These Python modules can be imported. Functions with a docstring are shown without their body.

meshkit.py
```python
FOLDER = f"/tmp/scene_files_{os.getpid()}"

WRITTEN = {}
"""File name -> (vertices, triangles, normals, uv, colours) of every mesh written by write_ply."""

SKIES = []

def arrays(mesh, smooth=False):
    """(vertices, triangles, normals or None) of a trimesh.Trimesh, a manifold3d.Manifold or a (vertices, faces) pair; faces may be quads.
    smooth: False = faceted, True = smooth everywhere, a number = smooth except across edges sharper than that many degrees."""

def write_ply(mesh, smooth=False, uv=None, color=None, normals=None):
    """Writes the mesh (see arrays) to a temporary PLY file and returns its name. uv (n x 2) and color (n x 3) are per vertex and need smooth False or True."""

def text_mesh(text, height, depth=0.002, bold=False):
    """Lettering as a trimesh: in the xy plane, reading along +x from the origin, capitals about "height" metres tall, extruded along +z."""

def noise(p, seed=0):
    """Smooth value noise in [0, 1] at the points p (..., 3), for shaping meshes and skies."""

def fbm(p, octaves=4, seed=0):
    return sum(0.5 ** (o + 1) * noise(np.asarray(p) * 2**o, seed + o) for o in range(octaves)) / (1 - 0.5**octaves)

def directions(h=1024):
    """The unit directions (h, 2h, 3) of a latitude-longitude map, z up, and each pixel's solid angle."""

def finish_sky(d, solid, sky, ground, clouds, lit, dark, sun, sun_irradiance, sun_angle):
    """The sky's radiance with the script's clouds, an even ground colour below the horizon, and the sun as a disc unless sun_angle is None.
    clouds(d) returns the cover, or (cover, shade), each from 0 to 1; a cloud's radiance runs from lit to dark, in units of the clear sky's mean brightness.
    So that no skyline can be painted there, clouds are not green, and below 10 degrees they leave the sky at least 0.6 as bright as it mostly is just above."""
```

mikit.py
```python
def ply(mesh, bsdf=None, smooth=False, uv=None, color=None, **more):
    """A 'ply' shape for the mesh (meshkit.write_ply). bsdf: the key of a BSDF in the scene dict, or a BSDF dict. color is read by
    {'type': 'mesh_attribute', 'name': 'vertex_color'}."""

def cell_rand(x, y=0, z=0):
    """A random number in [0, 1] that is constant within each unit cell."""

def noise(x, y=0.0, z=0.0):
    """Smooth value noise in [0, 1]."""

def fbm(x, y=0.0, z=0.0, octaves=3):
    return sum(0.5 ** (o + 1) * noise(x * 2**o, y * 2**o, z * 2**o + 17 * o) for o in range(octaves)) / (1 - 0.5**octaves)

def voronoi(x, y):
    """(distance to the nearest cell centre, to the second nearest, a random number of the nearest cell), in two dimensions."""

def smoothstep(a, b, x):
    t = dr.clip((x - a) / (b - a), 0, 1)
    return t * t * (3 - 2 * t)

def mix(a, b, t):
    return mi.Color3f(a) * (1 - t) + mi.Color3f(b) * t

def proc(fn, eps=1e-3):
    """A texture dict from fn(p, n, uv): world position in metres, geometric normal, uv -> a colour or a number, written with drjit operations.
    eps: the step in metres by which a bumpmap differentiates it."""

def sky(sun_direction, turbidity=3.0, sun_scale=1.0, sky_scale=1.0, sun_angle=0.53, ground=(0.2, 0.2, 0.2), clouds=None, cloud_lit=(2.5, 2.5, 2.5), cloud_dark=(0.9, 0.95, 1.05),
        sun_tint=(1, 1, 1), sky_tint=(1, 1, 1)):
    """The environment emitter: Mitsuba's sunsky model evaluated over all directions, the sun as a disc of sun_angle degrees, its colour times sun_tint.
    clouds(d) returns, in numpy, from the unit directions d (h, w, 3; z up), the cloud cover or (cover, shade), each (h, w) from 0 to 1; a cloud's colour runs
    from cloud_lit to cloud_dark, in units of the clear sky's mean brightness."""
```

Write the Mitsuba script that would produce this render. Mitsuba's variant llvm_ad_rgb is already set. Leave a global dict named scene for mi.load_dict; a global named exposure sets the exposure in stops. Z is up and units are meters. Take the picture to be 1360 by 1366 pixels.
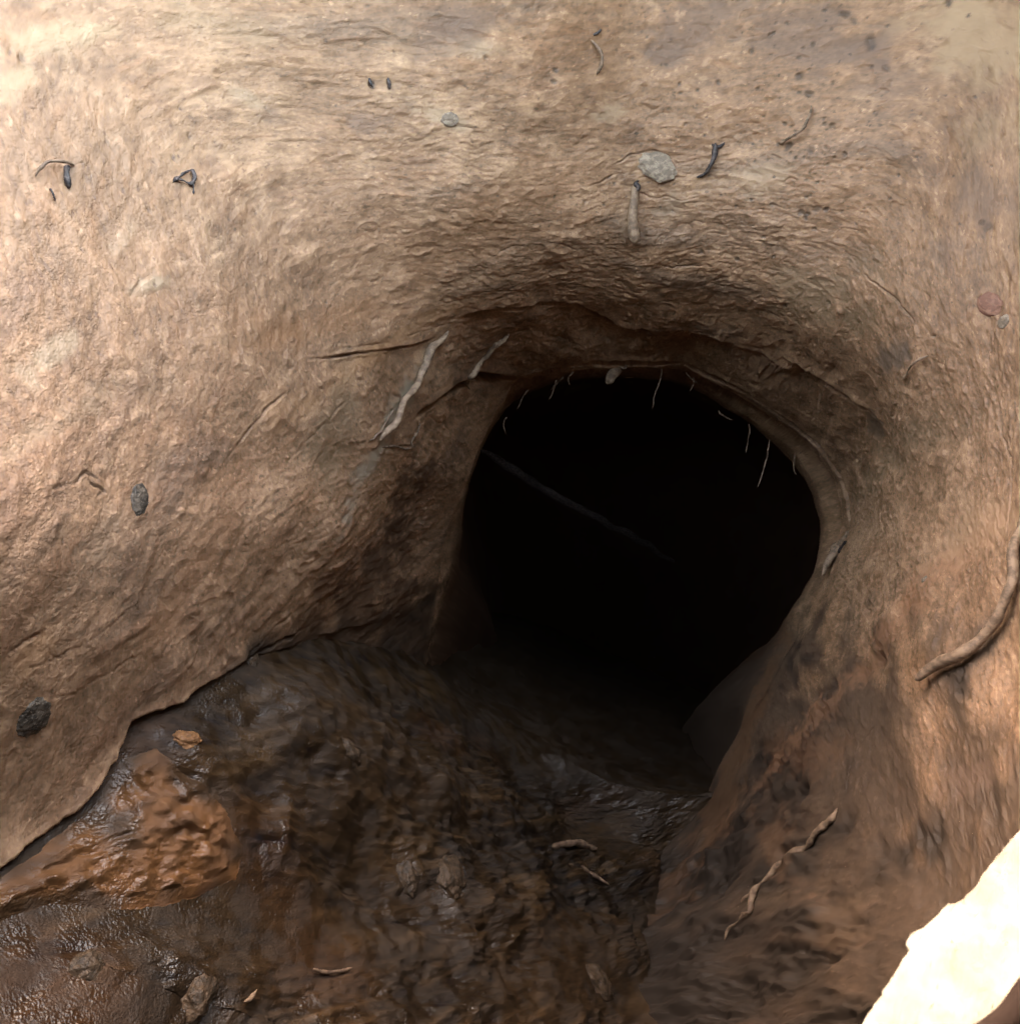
import math, random, numpy as np, trimesh, mitsuba as mi, mikit, meshkit
from scipy.ndimage import gaussian_filter, map_coordinates, zoom
from scipy.spatial import cKDTree
from shapely.geometry import Polygon, Point
import shapely

# ------------------------------------------------------------------ camera, sky, exposure
FOV, PITCH = 60.0, math.radians(-35.0)
Q = 1.0                                  # mesh resolution
exposure = 8.87
T = mi.ScalarTransform4f
fwd = np.array([0, math.cos(PITCH), math.sin(PITCH)])
upv = np.array([0, -math.sin(PITCH), math.cos(PITCH)])
scene, labels = {}, {}
scene['camera'] = {'type': 'thinlens', 'fov': FOV, 'fov_axis': 'x', 'near_clip': 0.02, 'far_clip': 500.0, 'aperture_radius': 0.0011, 'focus_distance': 1.1,
                   'to_world': T().look_at(origin=[0, 0, 0], target=fwd.tolist(), up=[0, 0, 1])}
SUN = np.array([-0.3, 0.5, 0.8]); SUN /= np.linalg.norm(SUN)
scene['sky'] = mikit.sky(SUN.tolist(), turbidity=4, sun_scale=.0015, sky_tint=(1.0, 0.665, 0.40), ground=(0.3, 0.24, 0.18))
ZG = 0.22                                # ground level, the eye is just below it

# ------------------------------------------------------------------ helpers
F = 680 / math.tan(math.radians(FOV / 2))
def world(p):
    """from the tunnel's own frame (x right, y along the view, z up) to the world"""
    p = np.asarray(p, float)
    return np.stack([p[..., 0], p[..., 1] * fwd[1] + p[..., 2] * upv[1], p[..., 1] * fwd[2] + p[..., 2] * upv[2]], -1)
rng = np.random.default_rng(7)
def ss(a, b, x):
    t = np.clip((x - a) / (b - a), 0, 1); return t * t * (3 - 2 * t)
def unproject(px, py, Yd):
    px, py = np.asarray(px, float), np.asarray(py, float)
    return np.stack([(px - 680) / F * Yd, Yd * np.ones_like(px), -(py - 683) / F * Yd], -1)
def grid_faces(nr, nc, wrap):
    i, j = np.meshgrid(np.arange(nr - 1), np.arange(nc if wrap else nc - 1), indexing='ij')
    k = (j + 1) % nc
    a, b, c, d = i * nc + j, i * nc + k, (i + 1) * nc + k, (i + 1) * nc + j
    return np.concatenate([np.stack([a, b, c], -1).reshape(-1, 3), np.stack([a, c, d], -1).reshape(-1, 3)])
def grid_normals(P, wrap):
    du = (np.roll(P, -1, 1) - np.roll(P, 1, 1)) if wrap else np.gradient(P, axis=1)
    n = np.cross(du, np.gradient(P, axis=0))
    return n / (np.linalg.norm(n, axis=-1, keepdims=True) + 1e-12)
def unit(a): return (a - a.mean()) / (a.std() + 1e-9)
def streaks(shape, angle, sigma, length, step, seed, wrap, down=1):
    """noise drawn out along a direction field (angle per column, radians, on the grid): tool marks and fibres"""
    sh = (shape[0] // down + (down > 1), shape[1] // down)
    n = np.random.default_rng(seed).standard_normal(sh).astype(np.float32)
    mode = ['nearest', 'wrap' if wrap else 'nearest']
    n = unit(gaussian_filter(n, sigma, mode=mode))
    ang = np.broadcast_to(angle, (1, shape[1]))[:, ::down][:, :sh[1]]
    ang = ang + .35 * gaussian_filter(np.random.default_rng(seed + 1).standard_normal(sh), 22 / down, mode=mode) * 22 / down * 3.5 * .6
    dc, dr_ = np.cos(ang).astype(np.float32), np.sin(ang).astype(np.float32)
    r, c = np.meshgrid(np.arange(sh[0], dtype=np.float32), np.arange(sh[1], dtype=np.float32), indexing='ij')
    acc, wsum = n.copy(), 1.0
    for k in range(1, length + 1):
        w = .5 + .5 * math.cos(math.pi * k / (length + 1))
        for s in (-1, 1):
            acc += w * map_coordinates(n, [r + s * k * step * dr_, c + s * k * step * dc], order=1, mode='grid-wrap' if wrap else 'nearest')
            wsum += w
    if down > 1:
        r, c = np.meshgrid(np.linspace(0, sh[0] - 1, shape[0]), np.arange(shape[1]) * sh[1] / shape[1], indexing='ij')
        acc = map_coordinates(acc, [r, c], order=1, mode='grid-wrap' if wrap else 'nearest')
    return unit(acc)
def gnoise(shape, sigma, seed, wrap, down=1):
    sh = tuple(shape) if down == 1 else (shape[0] // down + 1, shape[1] // down + (0 if wrap else 1))
    n = gaussian_filter(np.random.default_rng(seed).standard_normal(sh).astype(np.float32), sigma / down, mode=['nearest', 'wrap' if wrap else 'nearest'])
    if down > 1:
        rr, cc = np.meshgrid(np.linspace(0, sh[0] - 1, shape[0]), np.arange(shape[1]) * sh[1] / shape[1], indexing='ij')
        n = map_coordinates(n, [rr, cc], order=1, mode='grid-wrap' if wrap else 'nearest')
    return unit(n)
def mixc(c, b, w): return c + (np.asarray(b) - c) * w[..., None]

# ------------------------------------------------------------------ materials
VC = {'type': 'mesh_attribute', 'name': 'vertex_color'}
def grain(p, n, uv):
    return .55 * mikit.noise(p.x * 420, p.y * 420, p.z * 420) + .45 * mikit.noise(p.x * 900 + 7, p.y * 900, p.z * 900)
def bumped(b, scale): return {'type': 'twosided', 'bsdf': {'type': 'bumpmap', 'arbitrary': {**mikit.proc(grain, 4e-4)}, 'scale': scale, 'bsdf': b}}
scene['dry_clay'] = bumped({'type': 'principled', 'base_color': VC, 'roughness': .62, 'specular': .26}, .0012)
def wetness(p, n, uv): return .30 + .5 * mikit.smoothstep(.35, .65, mikit.fbm(p.x * 45, p.y * 45, p.z * 45))
scene['wet_mud'] = bumped({'type': 'principled', 'base_color': VC, 'roughness': mikit.proc(wetness), 'specular': .24}, .0016)
def bark(p, n, uv):
    k = mikit.fbm(p.x * 160, p.y * 160, p.z * 160)
    return mikit.mix((.052, .033, .021), (.115, .077, .050), mikit.smoothstep(.3, .7, k))
scene['root_bark'] = {'type': 'twosided', 'bsdf': {'type': 'principled', 'base_color': mikit.proc(bark), 'roughness': .7, 'specular': .3}}
def pale_bark(p, n, uv):
    k = mikit.fbm(p.x * 160, p.y * 160, p.z * 160)
    return mikit.mix((.075, .049, .031), (.145, .10, .066), mikit.smoothstep(.3, .7, k))
scene['pale_root_bark'] = {'type': 'twosided', 'bsdf': {'type': 'principled', 'base_color': mikit.proc(pale_bark), 'roughness': .7, 'specular': .3}}
def dark_bark(p, n, uv):
    k = mikit.fbm(p.x * 300, p.y * 300, p.z * 300)
    return mikit.mix((.012, .010, .010), (.042, .031, .027), mikit.smoothstep(.3, .75, k))
scene['slab_shade_black'] = {'type': 'twosided', 'bsdf': {'type': 'principled', 'base_color': {'type': 'rgb', 'value': [.012, .008, .007]}, 'roughness': .9, 'specular': .05}}
scene['dark_root_bark'] = {'type': 'twosided', 'bsdf': {'type': 'principled', 'base_color': mikit.proc(dark_bark), 'roughness': .65, 'specular': .3}}
def struct(key, mesh, bsdf, color, label, uv=None):
    scene[key] = mikit.ply(mesh, bsdf, smooth=True, color=color, uv=uv)
    labels[key] = {'kind': 'structure', 'label': label}
def thing(key, mesh, bsdf, label, cat, group=None, color=None, smooth=True):
    base, k = key, 0
    while key in scene: k += 1; key = f'{base}_{k:03d}'
    scene[key] = mikit.ply(mesh, bsdf, smooth=smooth, color=color)
    labels[key] = {'label': label, 'category': cat}
    if group: labels[key]['group'] = group
    return key

# ------------------------------------------------------------------ the tunnel: rings around the mouth
C = np.array([850.0, 730.0])
RIM = np.array([(690,522),(740,503),(790,492),(850,486),(910,492),(985,524),(1040,562),(1085,608),(1108,650),(1116,700),(1100,755),(1080,810),(1050,880),
                (1010,950),(975,1010),(930,1090),(840,1160),(720,1150),(630,1060),(572,945),(560,850),(578,780),(600,710),(625,640),(655,575)], float)
ra = np.degrees(np.arctan2(-(RIM[:, 1] - C[1]), RIM[:, 0] - C[0])); rr = np.hypot(*(RIM - C).T)
NP = int(1900 * Q)
dens = 1 - .62 * (ss(232, 245, np.arange(3600) / 10) * (1 - ss(268, 280, np.arange(3600) / 10)))     # fewer columns under the floor
cum = np.r_[0, np.cumsum(dens)]; phi = np.interp(np.arange(NP) / NP * cum[-1], cum, np.arange(3601) / 10)
def by_angle(xs, ys, k=.012): return gaussian_filter(np.interp(phi, xs, ys, period=360), NP * k, mode='wrap')
R = by_angle(ra, rr, .006)
cph, sph = np.cos(np.radians(phi)), np.sin(np.radians(phi))
m = 90
tx = np.where(cph > 0, (1360 + m - C[0]) / np.maximum(cph, 1e-6), (C[0] + m) / np.maximum(-cph, 1e-6))
ty = np.where(sph > 0, (C[1] + m) / np.maximum(sph, 1e-6), (1366 + m - C[1]) / np.maximum(-sph, 1e-6))
edge = gaussian_filter(np.minimum(tx, ty), NP * 0.012, mode='wrap')     # the ring at the frame's border
LT = np.log(edge / R)
NF = int(540 * Q)
f = np.linspace(0, 1, NF)[:, None]       # 0 = border, 1 = rim of the hole
YR = 1.6
lt = LT[None] * (1 - f)
# slope of the wall: 1 = a straight bore along the view, 0 = a face square to the view
a_in = by_angle([0, 45, 90, 135, 180, 225, 236, 246, 256, 266, 275, 315], [.95, .72, .62, .80, .96, .85, .6, .5, .55, .8, .85, .92], .008)
a_out = by_angle([0, 45, 90, 135, 180, 225, 236, 246, 256, 266, 275, 315], [.50, .26, .16, .36, .66, .8, .7, .6, .6, .75, .78, .72], .008)
x0, x1 = .15, .75
def integ(l):
    h = np.clip((l - x0) / (x1 - x0), 0, 1)
    return a_in * l + (a_out - a_in) * ((x1 - x0) * (h**3 - h**4 / 2) + np.maximum(l - x1, 0))
Y = YR * np.exp(-integ(lt))
rad = R[None] * np.exp(lt)
front = unproject(C[0] + rad * cph, C[1] - rad * sph, Y)
# inside: a lip, a wider chamber, a bore bending down and to the right
lip = by_angle([0, 20, 140, 162, 185, 240, 300, 335], [1, 1, 1, .5, 0, 0, 0, .3], .01)
ledge = by_angle([-30, 2, 22, 50, 66, 76], [0, .08, .115, .115, .06, .03], .004) * (1 - ss(110, 135, phi) * (1 - ss(200, 220, phi))) + .012 * meshkit.fbm(np.stack([cph * 9, sph * 9, 0 * phi], -1), 3, 9)
NI = int(90 * Q)
g = np.linspace(0, 1, NI + 1)[1:, None]
dep = .003 + .30 * g + 4.2 * np.clip((g - .5) / .5, 0, 1)**2
k1 = ss(0, .02, dep) * .075 * lip + ss(.08, .6, dep) * .40 * lip
k2 = (ledge * ss(.06, .12, dep) * (1 - ss(.16, .28, dep))) * .55
belly = by_angle([208, 258, 288, 308], [0, 1, 1, 0])
shrink = 1 + k1 - k2 + .5 * belly * ss(0, .3, dep) - .12 * ss(.2, 1, dep) * (1 - lip)
cap = np.sqrt(np.clip(1 - ss(.95, 1.0, g) ** 2, 1e-8, 1))
rim = front[-1]
cen = unproject(C[0], C[1], np.array(YR))
inside = cen + (rim - cen)[None] * (shrink * cap)[..., None] + np.stack([.06 * dep, dep, -.30 * dep**1.5], -1)
# outwards: unseen pit sides up to a ground crust shaped for the light
NO = int(50 * Q)
h = np.linspace(0, 1, NO + 1)[1:, None]
bord = world(front[0])
oc = np.array([-.12, .58])
LIGHT_OPENING = np.array([(.30,.32),(.40,.6),(.36,.90),(.0,.92),(-.4,.88),(-.6,.78),(-.64,.55),(-.5,.37),(-.25,.30),(0,.26)]) - oc  # unseen opening, its outline shaped to steer the skylight
o_r = by_angle(np.degrees(np.arctan2(LIGHT_OPENING[:, 1], LIGHT_OPENING[:, 0])) % 360, np.hypot(*LIGHT_OPENING.T), .008)
o_r = o_r + .03 * (meshkit.fbm(np.stack([cph * 3, sph * 3, 0 * phi], -1), 4, 5) - .5)
ground_ring = np.stack([oc[0] + o_r * cph, oc[1] + o_r * sph, np.full(NP, ZG)], -1)
H = h[..., None]
wb = np.clip(ss(150, 185, phi) * (1 - ss(290, 325, phi)), 0, 1)[:, None]      # there the unseen crust, added to cut skylight, reaches back behind the eye
out = np.stack([cph, sph, 0 * phi], -1)
bump_ = ss(0, .2, h) * (1 - ss(.42, 1, h))
outer = bord + (ground_ring - bord) * ss(.42, 1, H) + out * ((.10 + .6 * wb[:, 0]) * bump_)[..., None]
bz = bord[None, :, 2]
outer[..., 2] = bz + (ZG - .025 - bz) * ss(-.08, .45, h) + (ZG - .025 - bz) * -ss(-.08, .45, 0.0) * (1 - ss(0, .3, h)) + .025 * ss(.93, 1, h)
BASE = np.concatenate([outer[::-1], world(front), world(inside)], 0)        # rows from the ground inwards
low = ss(232, 244, phi) * (1 - ss(256, 266, phi))      # the bed under the floor
BASE = BASE - upv * (.2 * low[None] * ss(8, NO, np.arange(len(BASE))[:, None]) * (1 - ss(NO + NF * .6, NO + NF, np.arange(len(BASE))[:, None])))[..., None]
NR = len(BASE); SH = (NR, NP)
NRM = grid_normals(BASE, True)
if np.mean(((world(cen) - BASE[NO:NO + NF]) * NRM[NO:NO + NF]).sum(-1)) < 0: NRM = -NRM     # into the open space
for k in range(3): NRM[..., k] = gaussian_filter(NRM[..., k], [3, 3], mode=['nearest', 'wrap'])
NRM /= np.linalg.norm(NRM, axis=-1, keepdims=True) + 1e-9
row = np.arange(NR)[:, None]
def on_grid(px, py):
    px, py = np.atleast_1d(np.asarray(px, float)), np.atleast_1d(np.asarray(py, float))
    a = np.degrees(np.arctan2(-(py - C[1]), px - C[0])) % 360
    c = np.interp(a, np.r_[phi, 360], np.arange(NP + 1))
    r = np.log(np.maximum(np.hypot(px - C[0], py - C[1]) / np.interp(a, phi, R, period=360), 1)) / np.interp(a, phi, LT, period=360)
    return np.vstack([NO + (1 - r) * (NF - 1), c])
def on_wall(px, py, G=None):
    G = BASE if G is None else G
    c = on_grid(px, py)
    return np.stack([map_coordinates(G[..., k], c, order=1, mode='grid-wrap') for k in range(3)], -1)
size = np.linalg.norm(BASE, axis=-1) / F           # metres that one pixel of the photograph spans there
# relief
ang = np.radians(by_angle([0, 45, 90, 120, 150, 180, 200, 230, 270, 290, 300, 315, 330], [2, 0, 4, -12, -20, -42, -60, -65, 0, 38, 40, 34, 20]))
ang = ang[None]
s_fine = streaks(SH, ang, .75, 6, 1, 11, True)
s_mid = streaks(SH, ang, 1.6, 8, 2, 13, True)
s_big = streaks(SH, ang, 1.6, 9, 2, 17, True, 5)
rightw = (1 - .6 * np.clip(ss(285, 315, phi) + (1 - ss(35, 60, phi)), 0, 1))[None]
s_fine, s_mid, s_big = s_fine * rightw, s_mid * rightw, s_big * rightw
s_long = streaks(SH, ang, .9, 16, 2, 19, True, 3)                # long smears drawn towards the hole on the left wall
leftw = (ss(148, 186, phi) * (1 - ss(232, 240, phi)))[None]
n_big, n_mid, n_sml, n_tin = gnoise(SH, 60, 21, True, 6), gnoise(SH, 22, 23, True, 3), gnoise(SH, 7, 25, True), gnoise(SH, 2.2, 27, True)
tilt = ss(.2, .75, gnoise(SH, 70, 29, True, 6) * .5 + .5)       # where the marks are strong
nearrim = ss(NO + NF * .35, NO + NF * .8, row)                  # tool marks are stronger inside the bore, lumps on the outer face
sz = np.minimum(size, .0016)
outw = 1 - nearrim
D = sz * (9 * n_big + 2.4 * n_mid + .50 * n_sml + .46 * n_tin * (1 - .3 * nearrim)
          + (.08 + .10 * tilt + .08 * nearrim) * s_fine + (.05 + .05 * tilt + .06 * nearrim) * s_mid + (.28 + .12 * nearrim) * s_big
          + (.1 + .6 * tilt) * np.clip(s_mid - 1.2, 0, 1.6) - (.1 + .6 * tilt) * np.clip(-s_mid - 1.3, 0, 1.4) + .8 * np.clip(n_sml - 1.0, 0, 1.5) + .6 * np.clip(n_tin - 1.2, 0, 1.5) + .6 * np.clip(s_big - 1.0, 0, 1.5) + leftw * (.38 * s_long + .6 * np.clip(s_long - 1.0, 0, 2) + .4 * np.clip(s_mid - .8, 0, 2)))
chip = ss(1.0, 1.5, gnoise(SH, 4.5, 31, True) + .35 * n_tin + .3 * s_mid) + .8 * ss(1.2, 1.6, gnoise(SH, 10, 32, True) + .3 * n_tin)
D -= sz * 1.0 * chip                                              # spalled flakes
fade = ss(0, 10, row) * (1 - ss(NO + NF, NO + NF + 30, row) * .85)
D = D * (1 - .55 * ss(NO + NF * .9, NO + NF, row))
P = BASE + NRM * (D * fade + .05 * ss(NO + NF, NO + NF + 12, row) * .5 * (meshkit.fbm(BASE * 9, 4, 57) - .5))[..., None]
# colours of the clay itself
col = np.tile([.325, .255, .19], (NR, NP, 1)).astype(np.float64)
col = mixc(col, [.26, .19, .13], .75 * ss(.1, 1.6, .7 * gnoise(SH, 80, 41, True, 8) + .5 * gnoise(SH, 14, 42, True, 2)))
col = mixc(col, [.45, .375, .29], .8 * ss(.2, 1.9, .7 * gnoise(SH, 55, 43, True, 6) + .6 * gnoise(SH, 9, 44, True)))
col = mixc(col, [.21, .145, .10], .55 * ss(.3, 1.6, s_big) * ss(140, 160, phi)[None])
col = mixc(col, [.22, .185, .155], .7 * ss(.5, 1.9, .6 * gnoise(SH, 45, 45, True, 5) + .7 * s_big))
col = mixc(col, [.235, .15, .092], .35 * ss(.6, 2.0, .6 * gnoise(SH, 40, 46, True, 5) + .6 * s_mid))
col = mixc(col, [.20, .15, .115], .5 * ss(.4, 1.3, .6 * gnoise(SH, 26, 53, True, 3) + .6 * gnoise(SH, 3.5, 54, True)))
col = mixc(col, [.52, .44, .35], .45 * ss(.7, 1.6, .6 * gnoise(SH, 18, 55, True, 3) + .6 * gnoise(SH, 2.5, 56, True)))
col = mixc(col, [.22, .155, .11], .6 * leftw * ss(.2, 1.5, s_long))
col = mixc(col, [.44, .35, .27], .45 * leftw * ss(.5, 1.7, -s_long))
col *= (1 + (.02 + .05 * nearrim) * s_mid + .03 * s_fine + .06 * gnoise(SH, 1.2, 47, True) + .085 * gnoise(SH, .55, 48, True) + .07 * n_sml)[..., None]
flk = gnoise(SH, .9, 62, True)
col = mixc(col, [.60, .50, .40], .55 * ss(1.9, 2.6, flk + .35 * n_sml))
col = mixc(col, [.10, .075, .06], .55 * ss(2.0, 2.7, -flk + .3 * n_mid))
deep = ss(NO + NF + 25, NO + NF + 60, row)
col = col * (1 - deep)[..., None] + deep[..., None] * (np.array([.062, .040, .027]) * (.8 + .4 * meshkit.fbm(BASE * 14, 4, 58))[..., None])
bounce_dark = np.clip(ss(185, 215, phi) * (1 - ss(315, 345, phi)), 0, 1)[None] * (1 - ss(NO - 12, NO + 6, row))       # unseen near side of the pit, coloured dark to cut bounced light
col = mixc(col, [.06, .045, .032], bounce_dark)
LEFT = np.array([(-84,1240),(-50,1214),(0,1174),(40,1143),(62,1124),(100,1094),(122,1070),(140,1045),(158,1015),(165,990),(178,963),(205,952),(235,942),(258,922),(280,908),(305,894),(330,878),(372,868),(420,860),(490,862),(566,868)], float)
RIGHT = np.array([(886,1445),(880,1400),(868,1330),(862,1250),(865,1180),(872,1110),(890,1055),(908,1022),(922,998),(930,986)], float)
gl, gr = on_grid(*LEFT[:18].T), on_grid(*RIGHT.T)
colx = np.arange(NP)[None]
bl = np.interp(row[:, 0], gl[0], gl[1])[:, None]; br = np.interp(row[:, 0], gr[0], gr[1])[:, None]
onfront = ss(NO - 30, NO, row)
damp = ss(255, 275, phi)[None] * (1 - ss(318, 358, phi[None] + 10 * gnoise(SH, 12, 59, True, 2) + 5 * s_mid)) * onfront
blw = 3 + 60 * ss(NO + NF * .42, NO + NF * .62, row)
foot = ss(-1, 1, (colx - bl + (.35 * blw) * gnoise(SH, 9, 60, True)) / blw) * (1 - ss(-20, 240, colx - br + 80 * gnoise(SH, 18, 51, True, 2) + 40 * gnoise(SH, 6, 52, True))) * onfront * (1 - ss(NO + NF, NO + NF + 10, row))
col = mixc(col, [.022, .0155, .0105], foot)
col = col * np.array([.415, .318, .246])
col = mixc(col, [.034, .0235, .0165], .85 * damp)  # mixes a darker brown over the lower right wall
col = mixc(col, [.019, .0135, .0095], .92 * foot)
tree = cKDTree(P.reshape(-1, 3))
Dx = np.zeros(NR * NP); cf = col.reshape(-1, 3)
wob = (.55 * n_sml + .5 * n_tin + .3 * gnoise(SH, 14, 49, True, 2)).ravel().clip(-1.6, 1.6)
def patch(px, py, rx, ry, deg, color, w, height=0.0):
    """a mineral stain, a lump or painted shade in the clay, rx along deg, sizes in pixels of the photograph"""
    o = on_wall(px, py, P)[0]
    e = np.radians(deg)
    ax = on_wall(px + 6 * math.cos(e), py - 6 * math.sin(e), P)[0] - o; ay = on_wall(px + 6 * math.sin(e), py + 6 * math.cos(e), P)[0] - o
    lx, ly = np.linalg.norm(ax) / 6 * rx, np.linalg.norm(ay) / 6 * ry
    idx = np.array(tree.query_ball_point(o, 2.3 * max(lx, ly)))
    if not len(idx): return
    d = P.reshape(-1, 3)[idx] - o
    q = np.hypot(d @ (ax / np.linalg.norm(ax)) / lx, d @ (ay / np.linalg.norm(ay)) / ly)
    k = 1 - ss(.25, 1.25, q + .34 * wob[idx])
    cf[idx] += (np.asarray(color) - cf[idx]) * (k * w)[:, None]
    Dx[idx] += height * (1 - ss(.3, 1.1, q)) * np.linalg.norm(o) / F
CREAM, WHITE, GREY, PURP, DARK, OLIVE, ORANGE = (.42, .36, .275), (.47, .43, .36), (.31, .28, .24), (.19, .15, .135), (.10, .085, .08), (.24, .22, .17), (.35, .22, .13)
DAMP_SHADE = (.085, .062, .045)  # damp soil, also painted as shade over the lit left rim edge
for a in [(590,780,45,24,70,DAMP_SHADE,.8),(574,850,50,24,80,DAMP_SHADE,.9),(572,900,50,24,90,DAMP_SHADE,.9),(480,835,80,40,35,DAMP_SHADE,.8),(555,905,40,70,10,DAMP_SHADE,.85),(410,850,60,26,40,DAMP_SHADE,.6),(530,800,60,40,60,DAMP_SHADE,.5),(80,48,75,26,32,CREAM,.8,2),(15,112,38,26,50,CREAM,.7,1),(250,20,120,30,5,CREAM,.35),(1310,50,65,80,60,CREAM,.8),(1250,20,60,24,0,CREAM,.5),(1345,160,30,60,90,CREAM,.4),
          (197,380,13,34,-62,WHITE,.75,2),(70,470,14,38,-50,WHITE,.6),(40,510,14,22,0,WHITE,.5),(600,160,38,14,-12,WHITE,.55,1),(640,65,45,16,10,WHITE,.5),(815,150,22,14,0,WHITE,.5,1),
          (905,268,34,16,20,GREY,.6),(1015,235,40,24,0,(.5,.45,.37),.5,1),(330,130,30,12,-10,WHITE,.45,1),(305,225,30,22,-20,(.56,.46,.36),.5,2),(165,320,30,14,50,WHITE,.35,1),
          (620,38,60,34,20,PURP,.6),(925,45,80,40,15,PURP,.7),(1090,55,110,45,-20,PURP,.65),(1180,110,60,40,-40,PURP,.55),(1320,270,45,60,70,PURP,.55),(1280,330,24,40,70,PURP,.45),
          (365,155,22,14,0,PURP,.45),(428,185,18,12,0,PURP,.5),(480,165,20,14,0,PURP,.5),(1188,478,20,34,-60,(.17,.15,.14),.75),(1158,568,18,16,-50,(.14,.13,.12),.7),(1290,1030,30,44,80,PURP,.55),
          (1080,400,50,60,-50,OLIVE,.45),(1180,620,26,70,-70,OLIVE,.4),(500,470,120,16,8,(.5,.34,.2),.3),(470,420,110,24,10,ORANGE,.35),(360,440,60,30,15,ORANGE,.3),(560,330,120,50,0,ORANGE,.22),
          (700,250,90,40,5,ORANGE,.2),(130,720,70,24,35,GREY,.3),(360,560,34,24,50,(.5,.37,.26),.5,2),(440,560,60,20,42,OLIVE,.4),(510,583,36,17,20,(.42,.43,.40),.8,1),(450,610,40,16,45,OLIVE,.4),
          (40,870,40,20,40,(.55,.38,.24),.3),(80,560,80,22,35,WHITE,.25),(260,760,110,26,40,(.36,.23,.15),.35),(1060,1000,30,70,60,(.2,.125,.085),.4),(980,1010,40,40,40,(.2,.12,.07),.45),
          (1165,880,24,110,90,(.38,.24,.17),.35),(1200,820,20,80,90,(.38,.24,.17),.3),(1110,1230,60,40,60,(.36,.27,.2),.2),(1030,1120,30,50,60,(.30,.2,.14),.3),(1310,700,40,70,80,(.58,.47,.36),.4)]:
    patch(*a[:5], tuple(np.array(a[5]) * (.42, .34, .265)), *a[6:])
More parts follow.
